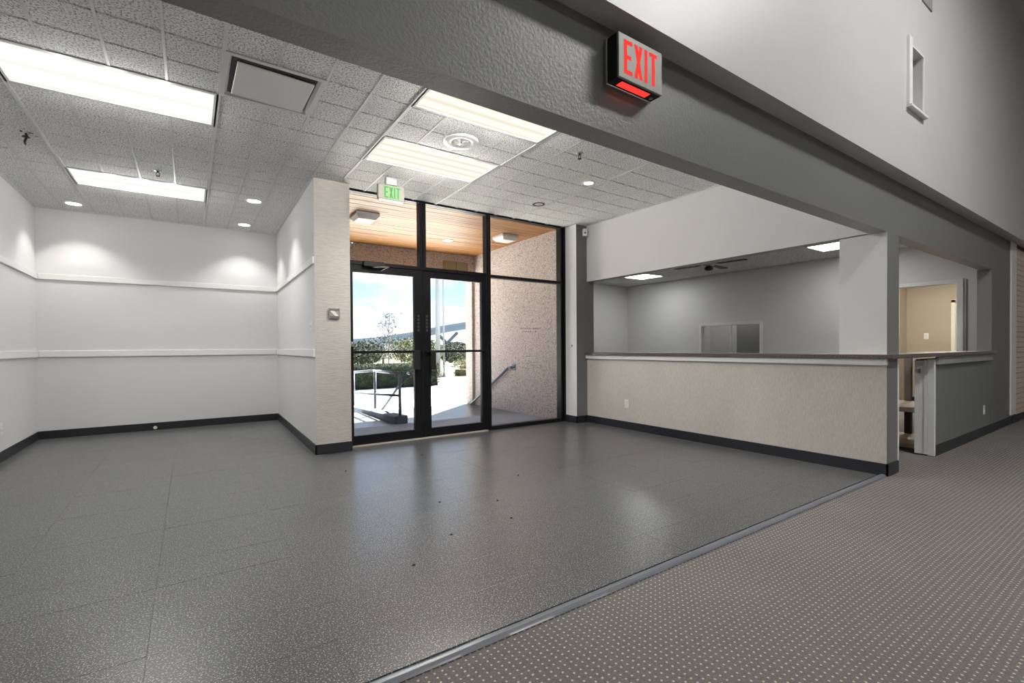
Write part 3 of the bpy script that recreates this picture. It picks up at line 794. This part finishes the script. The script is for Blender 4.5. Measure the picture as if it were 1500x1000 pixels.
# ------------------------------------------------------------------ EXIT signs
def strokes(ch, w_, h_, t_):
    """letter as convex polygons in a w x h cell"""
    if ch == 'E': return [[(0, 0), (t_, 0), (t_, h_), (0, h_)], [(t_, 0), (w_, 0), (w_, t_ * .9), (t_, t_ * .9)], [(t_, h_ / 2 - t_ * .45), (w_ * .85, h_ / 2 - t_ * .45), (w_ * .85, h_ / 2 + t_ * .45), (t_, h_ / 2 + t_ * .45)], [(t_, h_ - t_ * .9), (w_, h_ - t_ * .9), (w_, h_), (t_, h_)]]
    if ch == 'X':
        s = t_ * 1.05
        return [[(0, 0), (s, 0), (w_, h_), (w_ - s, h_)], [(w_ - s, 0), (w_, 0), (w_ / 2 + s / 2, h_ / 2), (w_ / 2 - s / 2, h_ / 2)], [(w_ / 2 - s / 2, h_ / 2), (w_ / 2 + s / 2, h_ / 2), (s, h_), (0, h_)]]
    if ch == 'I': return [[(0, 0), (t_, 0), (t_, h_), (0, h_)]]
    if ch == 'T': return [[(w_ / 2 - t_ / 2, 0), (w_ / 2 + t_ / 2, 0), (w_ / 2 + t_ / 2, h_ - t_ * .9), (w_ / 2 - t_ / 2, h_ - t_ * .9)], [(0, h_ - t_ * .9), (w_, h_ - t_ * .9), (w_, h_), (0, h_)]]
def exit_letters(par, x0, z0, lw, lh, ts, gap, y, mat):
    x = x0
    for ch in 'EXIT':
        wd = ts if ch == 'I' else lw
        mb = MB()
        for poly in strokes(ch, wd, lh, ts): mb.prism([(a + x, b_ + z0) for a, b_ in poly], y - .0012, y + .001, axis='y')
        mb.build('letter', mat, par); x += wd + gap
# red sign on the header: local origin at its lower left back corner
t = thing('exit_sign', 'illuminated red EXIT sign in a chrome and black box on the header beam', 'sign', (1.588, YH0, 2.352))
W, H_, D = .298, .20, .088
MB().box((0, -D + .012, 0), (W, -.02, H_)).build('body', 'bar_black', t)
MB().box((-.004, -.02, -.004), (W + .004, 0, H_ + .004)).build('back_plate', 'chrome', t, bevel=.003)
paint('sign_face', (.32, .325, .30), .5, 40, .03, .05, .4)
MAT['sign_face'].node_tree.nodes['Principled BSDF'].inputs['Metallic'].default_value = .1
MB().box((0, -D, 0), (W, -D + .012, H_)).build('face_plate', 'sign_face', t, bevel=.002)
exit_letters(t, .034, .026, .054, .15, .019, .015, -D, 'exit_red')
MB().box((.045, -D + .022, -.002), (W - .06, -.03, .001)).build('down_lens', 'exit_red', t)
MB().tube((W - .03, -.045, -.006), (W - .03, -.045, .0), .008).build('test_button', 'steel', t)
# green sign hanging at the doors
t = thing('exit_sign', 'small beige hanging sign with green EXIT letters above the doors', 'sign', (1.835, 5.0, 2.755))
W, H_, D = .298, .165, .045
MB().box((-W / 2, -D / 2, 0), (W / 2, D / 2, H_)).build('body', 'beige_sign', t, bevel=.008)
MB().box((-.06, -.03, H_), (.06, .03, ZC - 2.755)).build('canopy', 'steel', t, bevel=.004)
paint('panel_green', (.20, .34, .165), .5, 30, 0); paint('exit_green', (.045, .24, .055), .5, 30, 0)
MB().box((-.088, -D / 2 - .0015, .014), (.098, -D / 2 + .001, H_ - .012)).build('panel', 'panel_green', t)
exit_letters(t, -.078, .024, .042, .118, .014, .011, -D / 2 - .0017, 'exit_green')
MB().box((-W / 2 + .015, -D / 2, -.01), (W / 2 - .015, D / 2, .0)).build('lower_lens', 'white_plain', t)

# ------------------------------------------------------------------ small wall items
def outlet(name, lb, loc, rot, cat='outlet', group=None):
    t = thing(name, lb, cat, loc, rot, group)
    MB().box((-.036, -.007, -.058), (.036, 0, .058)).build('plate', 'white_plain', t, bevel=.003)
    for z in (-.022, .022):
        s = MB().box((-.016, -.0095, z - .014), (.016, -.006, z + .014)).build('socket', 'white_plain', t, bevel=.002)
        MB().box((-.008, -.0102, z - .004), (-.006, -.009, z + .006)).box((.005, -.0102, z - .004), (.007, -.009, z + .006)).tube((0, -.0102, z - .009), (0, -.009, z - .009), .0025, 8).build('slots', 'black_hole', s)
    return t
outlet('wall_outlet', 'white outlet low on the taupe counter front', (XC, 4.536, .354), (0, 0, -math.pi / 2), group='wall outlets')
outlet('wall_outlet', 'white outlet low on the dark grey half wall', (8.319, YH0, .321), (0, 0, 0), group='wall outlets')
outlet('wall_outlet', 'white outlet low on the left alcove wall at the picture edge', (XL, 7.03, .343), (0, 0, math.pi / 2), group='wall outlets')
outlet('wall_outlet', 'tan outlet on the far tan wall', (12.0, 3.06, 1.32), (0, 0, -math.pi / 2), group='wall outlets')
t = thing('light_switch', 'white light switch on the alcove wall beside the pillar', 'switch', (1.133, 5.60, 1.40), (0, 0, -math.pi / 2 - .0))
MB().box((-.04, -.007, -.058), (.04, .004, .058)).build('plate', 'white_plain', t, bevel=.003)
MB().box((-.006, -.016, -.012), (.006, -.006, .012)).build('toggle', 'white_plain', t, bevel=.002)
# chrome framed control on the pillar
t = thing('pillar_control', 'small square chrome framed control box on the taupe pillar', 'control box', (1.327, 5.42, 1.535))
MB().box((-.048, -.022, -.052), (.048, 0, .056)).build('housing', 'dark_wall', t)
for a in (-.056, .049): MB().box((a, -.03, -.054), (a + .007, 0, .058)).build('side_rail', 'chrome', t)
MB().box((-.048, -.025, -.026), (.048, -.021, .03)).build('face', 'paper_pink', t)
MB().prism([(-.046, .03), (-.012, -.026), (.046, -.026), (.0, .03)][::-1] if 0 else [(.046, -.026), (-.002, .03), (-.046, .03), (.008, -.026)], -.027, -.0245, axis='y').build('stripe', 'white_plain', t)
# door stop at the alcove baseboard
t = thing('door_stop', 'small white door stop on the alcove back baseboard', 'door stop', (-.41, YA - .012, .035))
MB().tube((0, 0, 0), (0, -.05, 0), .009).build('stem', 'white_plain', t); MB().tube((0, -.05, 0), (0, -.065, 0), .016).build('tip', 'white_plain', t); MB().tube((0, .0, .0), (0, -.006, .0), .024).build('flange', 'white_plain', t)
# motion sensor in the corner above the pier
t = thing('motion_sensor', 'small white motion sensor under the ceiling by the pier', 'sensor', (4.985, 5.31, 2.885), (0, 0, -.5))
MB().box((-.032, -.05, -.055), (.032, .012, .055)).build('housing', 'white_plain', t, bevel=.006); MB().lathe([(0, -.056), (.012, -.054), (.016, -.05)], 14, 0, (0, 0, -.008), 'y').build('lens', 'dark_wall', t)
# alarm contact beside the window
t = thing('door_buzzer', 'tiny white push button box beside the shop window', 'button', (4.83, 5.45, 1.17), (0, 0, -math.pi / 2))
MB().box((-.02, -.02, -.022), (.02, 0, .022)).build('housing', 'white_plain', t, bevel=.003); MB().box((.021, -.012, -.01), (.032, 0, .01)).build('button', 'dark_wall', t)

# ceiling fan in the office
t = thing('ceiling_fan', 'black ceiling fan in the room behind the counter', 'fan', (7.13, 4.62, ZB), (0, 0, .12))
MB().lathe([(.0, -.05), (.05, -.05), (.075, -.02), (.075, 0)], 20).build('canopy', 'fan_black', t)
MB().tube((0, 0, -.05), (0, 0, -.10), .012).build('downrod', 'steel', t)
MB().lathe([(.02, -.095), (.09, -.10), (.11, -.13), (.09, -.165), (.0, -.18)], 24).build('motor', 'steel', t)
for i in range(4):
    a = i * math.pi / 2
    c_, s_ = math.cos(a), math.sin(a)
    mb = MB(); q = [(.16, -.045), (.58, -.065), (.61, -.04), (.61, .04), (.58, .065), (.16, .045)]
    mb.prism([(x * c_ - y * s_, x * s_ + y * c_) for x, y in q], -.15, -.143)
    bl = mb.build('blade', 'fan_black', t)
    MB().tube((.08 * c_, .08 * s_, -.14), (.2 * c_, .2 * s_, -.14), .008, 6).build('blade_iron', 'steel', bl)
MB().lathe([(.04, -.175), (.07, -.20), (.065, -.235), (.0, -.25)], 18).build('light_kit', 'fan_black', t)

# low shelf seen through the gateway
t = thing('low_shelf', 'low wooden shelf on a dark post seen through the counter gateway', 'shelf', (7.0, 2.2, 0))
MB().box((-.38, -.44, .40), (.42, .8, .455)).build('shelf_board', 'shelf_top', t, bevel=.006)
MB().box((-.38, -.44, 0), (.42, .8, .05)).build('base_board', 'shelf_top', t, bevel=.006)
MB().box((.36, -.175, .05), (.425, -.11, .40)).build('lower_post', 'brown_dark', t)
MB().box((.36, -.175, .455), (.425, -.11, 1.03)).build('upper_post', 'grey_post', t)

# ------------------------------------------------------------------ porch
struct(MB().box((1.2, YS + .1, -.3), (4.8, 6.87, 0)).build('floor_porch', 'concrete_shade'), 'shaded concrete landing outside the doors', 'floor')
struct(MB().box((4.80, YS + .1, -1.0), (5.0, 8.62, 3.4)).box((4.745, 8.36, -1.0), (4.80, 8.62, 3.2)).build('wall_porch_right', 'aggregate'), 'pinkish exposed aggregate side wall of the porch', 'wall')
struct(MB().box((1.40, 8.36, 2.62), (4.745, 8.62, 3.4)).build('wall_porch_lintel', 'aggregate'), 'pinkish aggregate lintel at the front of the porch', 'wall')
struct(MB().box((1.19, YS + .14, 0), (1.40, YA + .0, 3.1)).build('wall_porch_left', 'aggregate'))
struct(MB().box((XL - .12, YA + .12, 0), (1.19, YA + .2, 3.4)).build('wall_exterior_left', 'aggregate'))
pc = struct(MB().box((1.2, YS + .1, 3.02), (4.8, 8.36, 3.1)).build('ceiling_porch', 'brown_dark'), 'orange wood plank ceiling of the porch', 'ceiling')
PW = .088
for i in range(int((8.36 - YS - .1) / PW) + 1):
    y0 = YS + .1 + i * PW; y1 = min(y0 + PW - .009, 8.36)
    if y1 - y0 < .01: continue
    cuts = [1.2, random.uniform(2.0, 4.2), 4.8]
    for a, b_ in zip(cuts, cuts[1:]):
        MB().box((a + .001, y0, 3.0 + random.uniform(0, .003)), (b_ - .001, y1, 3.02)).build('plank', 'cedar', pc)
struct(MB().box((XL, YS + .14, 3.1), (16, 8.62, 3.5)).build('ceiling_roof', 'concrete'))
for (x, y), lb in zip(((2.03, 6.56), (4.37, 6.55)), ('white square porch light behind the green EXIT sign', 'white square porch light near the aggregate wall')):
    t = thing('porch_light', lb, 'light', (x, y, 3.0), group='square porch ceiling lights')
    a, b2 = .16, .115
    MB().box((-a, -a, -.035), (a, a, 0)).build('housing', 'white_plain', t)
    mb = MB()
    c1 = [(-a, -a, -.035), (a, -a, -.035), (a, a, -.035), (-a, a, -.035)]; c2_ = [(-b2, -b2, -.085), (b2, -b2, -.085), (b2, b2, -.085), (-b2, b2, -.085)]
    mb.quad(c2_[::-1])
    for i in range(4): mb.quad([c1[(i + 1) % 4], c1[i], c2_[i], c2_[(i + 1) % 4]])
    mb.build('lens', 'white_plain', t)
t = thing('porch_downlight', 'tiny lit round downlight in the wood porch ceiling', 'light', (3.70, 7.33, 3.0))
MB().lathe([(.07, 0), (.075, -.008), (.09, -.006), (.092, 0)], 24).build('trim_ring', 'white_plain', t); MB().lathe([(0, -.004), (.07, -.004)], 24).build('lamp', 'bulb_soft', t)
t = thing('lintel_panel', 'olive metal panel on the porch lintel', 'panel', (4.375, 8.36, 2.775))
MB().box((-.27, -.04, -.10), (.27, 0, .075)).build('box', 'panel_olive', t, bevel=.004); MB().box((-.005, -.042, -.10), (.005, -.038, .075)).build('seam', 'brown_dark', t)
# wall handrail down the steps
t = thing('wall_handrail', 'slanted grey blue handrail on the aggregate porch wall', 'handrail', (4.74, 7.8, 0))
dy = 7.8
MB().tube((0, 7.02 - dy, .795), (0, 8.55 - dy, -.07), .022).build('rail', 'rail_paint', t)
MB().tube((0, 7.02 - dy, .795), (0, 6.93 - dy, .795), .022).tube((.06, 6.95 - dy, .795), (.0, 6.95 - dy, .795), .016).box((.05, 6.90 - dy, .74), (.06, 7.0 - dy, .85)).build('upper_bracket', 'rail_paint', t)
MB().tube((0, 8.45 - dy, -.02), (.06, 8.45 - dy, -.06), .016).box((.05, 8.40 - dy, -.12), (.06, 8.5 - dy, 0)).build('lower_bracket', 'rail_paint', t)

# steps, ramp and curb
st_ = tag(MB().box((2.80, 6.87, -.3), (4.745, 7.17, -.18)).box((2.80, 7.17, -.48), (4.745, 7.47, -.36)).box((2.80, 7.47, -.66), (4.745, 7.77, -.54)).box((2.80, 7.77, -.84), (4.745, 8.07, -.72)).box((2.8, 6.87, -.95), (4.745, 7.0, -.3)).build('porch_steps', 'concrete_white'), 'concrete steps leading down from the porch', 'steps')
struct(MB().prism([(6.87, -1.0), (16.0, -1.0), (16.0, -.75), (6.87, -.002)], -.6, 2.57, axis='x').build('floor_ramp', 'concrete'), 'concrete ramp beside the porch steps', 'floor')
cu = tag(MB().prism([(6.90, -.98), (16.0, -.98), (16.0, -.62), (9.45, .03), (6.90, .115)], 2.575, 2.775, axis='x').build('ramp_curb', 'curb_shade', bevel=.012), 'grey concrete curb along the ramp edge', 'curb')
rl = thing('ramp_railing', 'grey blue pipe railing standing on the ramp curb', 'railing', (2.675, 7.0, .12))
for y in (6.97, 8.15, 9.45, 10.8): MB().tube((0, y - 7, -.02 - max(0, y - 8.2) * .10), (0, y - 7, .64 - max(0, y - 8.2) * .06), .024).build('post', 'rail_paint', rl)
MB().tube((0, 6.95 - 7, .645), (0, 8.2 - 7, .635), .024).tube((0, 8.2 - 7, .635), (0, 14 - 7, .30), .024).build('top_rail', 'rail_paint', rl)
MB().tube((0, 6.97 - 7, .30), (0, 14 - 7, -.12), .022).build('middle_rail', 'rail_paint', rl)
t = thing('stair_railing', 'slanted grey blue railing running down beside the steps', 'railing', (2.84, 7.7, 0))
MB().tube((0, -.65, .755), (0, .66, -.0), .024).tube((0, -.65, .755), (0, -.80, .755), .024).build('rail', 'rail_paint', t)
MB().tube((0, .60, .03), (0, .60, -.9), .022).build('post', 'rail_paint', t)

# ------------------------------------------------------------------ grounds beyond
ZG = -.9
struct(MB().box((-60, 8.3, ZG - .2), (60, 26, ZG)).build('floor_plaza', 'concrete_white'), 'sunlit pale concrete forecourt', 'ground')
struct(MB().box((-60, 26, ZG - .2), (120, 36, ZG + .02)).build('floor_lawn', 'dry_plants'))
struct(MB().box((-80, 36, ZG - .2), (160, 50, ZG)).build('floor_road', 'concrete_white'))
struct(MB().box((-200, 50, ZG - .2), (400, 600, ZG - .02)).build('floor_field', 'grass'))

def leaves(rng, n_, shape, size, squash=1.0):
    """foliage: many small tilted leaf quads spread inside a shape function"""
    mb = MB()
    for _ in range(n_):
        p = shape(rng)
        a = Vector((rng.gauss(0, 1), rng.gauss(0, 1), rng.gauss(0, 1))).normalized(); b_ = a.orthogonal().normalized(); s = size * rng.uniform(.6, 1.3)
        c_ = Vector(p); a *= s; b_ *= s * .55
        mb.quad([c_ - a, c_ + b_ * .9, c_ + a, c_ - b_ * .9])
    return mb
def ellips(cx, cy, cz, rx, ry, rz):
    def f(r):
        while True:
            x, y, z = r.uniform(-1, 1), r.uniform(-1, 1), r.uniform(-1, 1)
            q = x * x + y * y + z * z
            if .25 < q < 1: return (cx + x * rx, cy + y * ry, cz + z * rz)
    return f
# clipped hedge
hd = thing('clipped_hedge', 'long dark green clipped hedge across the forecourt', 'hedge', (8.2, 24.2, ZG))
rng = random.Random(5)
def hb(r): 
    x, y, z = r.uniform(-4.2, 3.1), r.uniform(-.7, .7), r.uniform(0.02, 1.22)
    s = r.random()
    if s < .45: y = -.7 + r.uniform(0, .1)
    elif s < .75: z = 1.22 - r.uniform(0, .1)
    return (x, y, z)
leaves(rng, 9000, hb, .06).build('foliage', 'hedge_leaf', hd)
MB().box((-4.1, -.6, 0), (3.0, .6, 1.12)).build('twig_mass', 'leaf_dark', hd)
# ornamental grasses
for i, (x, y, rx, h_, lb) in enumerate(((7.0, 28.5, 2.1, .9, 'pale yellow grasses behind the left part of the hedge'), (11.5, 28.0, 2.3, 1.0, 'pale yellow grasses behind the middle of the hedge'),
                                        (17.4, 30.5, 1.9, 1.2, 'green and yellow shrub right of the lamp poles'), (20.0, 34.5, 2.0, 1.5, 'leafy green shrub beside the aggregate wall edge'))):
    g_ = thing('ornamental_shrub', lb, 'shrub', (x, y, ZG), group='low planting behind the hedge')
    rg = random.Random(20 + i)
    leaves(rg, 1500, ellips(0, 0, h_ * .5, rx, .8, h_ * .65), .09).build('foliage', 'leaf_pale' if i < 3 else 'leaf_mid', g_)
    MB().box((-rx * .7, -.4, 0), (rx * .7, .4, h_ * .4)).build('stems', 'dry_plants', g_)
# staked young tree
t = thing('staked_tree', 'thin young tree held by wooden stakes behind the hedge', 'tree', (12.9, 36.0, ZG))
MB().tube((0, 0, 0), (.1, 0, 4.6), .05, 8, .015).build('trunk', 'bark', t)
rg = random.Random(31)
for hgt, dx, dy_, dz in ((1.9, -.7, .1, .8), (2.2, .7, 0, .9), (2.6, -.5, .2, .9), (2.9, .55, -.1, 1.0), (3.3, -.25, 0, .9)):
    MB().tube((.04, 0, hgt), (dx, dy_, hgt + dz), .022, 6, .006).build('branch', 'bark', t)
leaves(rg, 650, lambda r: (lambda z: (r.gauss(0, .62) * (1.15 - (z - 1.5) / 4.2), r.gauss(0, .4), z))(r.uniform(1.5, 4.8)), .085).build('foliage', 'leaf_haze', t)
for a in (-1.3, .9, 1.6): MB().tube((a, .3, 0), (a * .12, 0, 1.9), .03, 6).build('stake', 'stake_wood', t)
# background trees
TR = [(9.8, 44, 2.6, 2.6, 'leaf_pale', 'pale green bushy tree at the left edge of the left door'),
      (14.6, 48, 2.2, 2.6, 'leaf_dark', 'dark green round tree behind the staked sapling'),
      (19.2, 45, 2.8, 3.0, 'leaf_mid', 'yellow green tree right of the staked sapling'),
      (24.5, 47, 2.3, 2.6, 'leaf_dark', 'dark green tree behind the lamp poles'),
      (25.3, 42, 2.2, 3.0, 'leaf_mid', 'yellow green tree beside the aggregate wall edge'),
      (30.0, 47, 2.8, 3.3, 'leaf_mid', 'large green tree mostly behind the aggregate wall'),
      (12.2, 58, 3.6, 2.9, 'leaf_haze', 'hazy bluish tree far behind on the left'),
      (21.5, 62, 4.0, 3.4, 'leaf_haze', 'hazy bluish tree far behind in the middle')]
for i, (x, y, rx, h_, lm, lb) in enumerate(TR):
    t = thing('background_tree', lb, 'tree', (x, y, ZG), group='trees across the road')
    rg = random.Random(50 + i)
    MB().tube((0, 0, 0), (0, 0, h_ * .6), .14, 8, .08).build('trunk', 'bark', t)
    leaves(rg, 2600, ellips(0, 0, h_ * .60, rx, rx * .8, h_ * .46), .16).build('foliage', lm, t)
# two poles
for x, y, h_, r_, lb in ((14.3, 30.0, 12.0, .17, 'thick grey lamp pole seen through the right door'), (14.75, 30.0, 11.0, .07, 'thin pale flag pole just right of the thick pole')):
    t = thing('lamp_pole' if r_ > .1 else 'flag_pole', lb, 'pole', (x, y, ZG))
    MB().tube((0, 0, 0), (0, 0, h_), r_, 12, r_ * .75).build('shaft', 'pole_grey', t); MB().lathe([(r_ * 1.8, 0), (r_ * 1.8, .08), (r_, .3)], 14).build('base', 'pole_grey', t)
    if r_ < .1:
        MB().tube((0, 0, 6.95), (1.1, 0, 7.0), .04).build('arm', 'rail_paint', t); MB().box((.62, -.1, 6.9), (.95, .1, 7.05)).build('floodlight', 'rail_paint', t)
# flyover far behind: rising deck on branching columns
fb = thing('highway_flyover', 'long pale highway flyover rising across the horizon', 'bridge', (66, 150, ZG))
mb = MB()
xs_ = [30, 47, 59, 71, 85, 100, 120, 150]; zs_ = [3.2, 4.4, 6.2, 8.7, 11.0, 13.2, 15.5, 18]
mb2 = MB()
for i in range(len(xs_) - 1):
    (xa, xb), (za, zb) = (xs_[i] - 66, xs_[i + 1] - 66), (zs_[i], zs_[i + 1])
    for m_, y0, y1, dt, db in ((mb, -5, 5, .0, -1.6), (mb2, -5.3, -5.0, .95, .0)):
        P8 = [(xa, y0, za + db), (xb, y0, zb + db), (xb, y1, zb + db), (xa, y1, za + db), (xa, y0, za + dt), (xb, y0, zb + dt), (xb, y1, zb + dt), (xa, y1, za + dt)]
        for q in ((0, 3, 2, 1), (4, 5, 6, 7), (0, 1, 5, 4), (2, 3, 7, 6), (1, 2, 6, 5), (3, 0, 4, 7)): m_.quad([P8[a] for a in q])
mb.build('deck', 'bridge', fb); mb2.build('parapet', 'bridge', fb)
for x, zt_ in ((-18, 3.0), (-4, 4.8), (9, 7.4), (22, 9.6), (38, 12)):
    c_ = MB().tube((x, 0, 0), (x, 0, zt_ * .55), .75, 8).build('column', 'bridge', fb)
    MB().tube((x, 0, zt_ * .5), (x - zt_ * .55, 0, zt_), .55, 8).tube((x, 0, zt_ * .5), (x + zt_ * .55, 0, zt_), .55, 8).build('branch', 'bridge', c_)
for i in range(9):
    x = -36 + i * 4.2; MB().tube((x, -5.1, 3.4 + i * .33), (x, -5.1, 5.6 + i * .33), .06, 5).build('light_mast', 'pole_grey', fb)

# bits of grit on the floor in front of the doors
paint('grit', (.03, .025, .022), .8, 40, 0)
for i, (x, y) in enumerate(((2.43, 3.46), (1.53, 3.20), (1.90, 2.98), (1.32, 2.60), (1.20, 4.52), (2.05, 4.72), (1.78, 2.62), (.97, 2.35))):
    o = MB().lathe([(.0, .007), (.004, .006), (.008, .003), (.009, .0), (0, 0)], 7).build('floor_grit', 'grit', loc=(x, y, .0004), rot=(0, 0, i))
    tag(o, 'tiny dark speck of grit on the vinyl floor before the doors', 'debris', 'specks of grit on the vinyl floor')
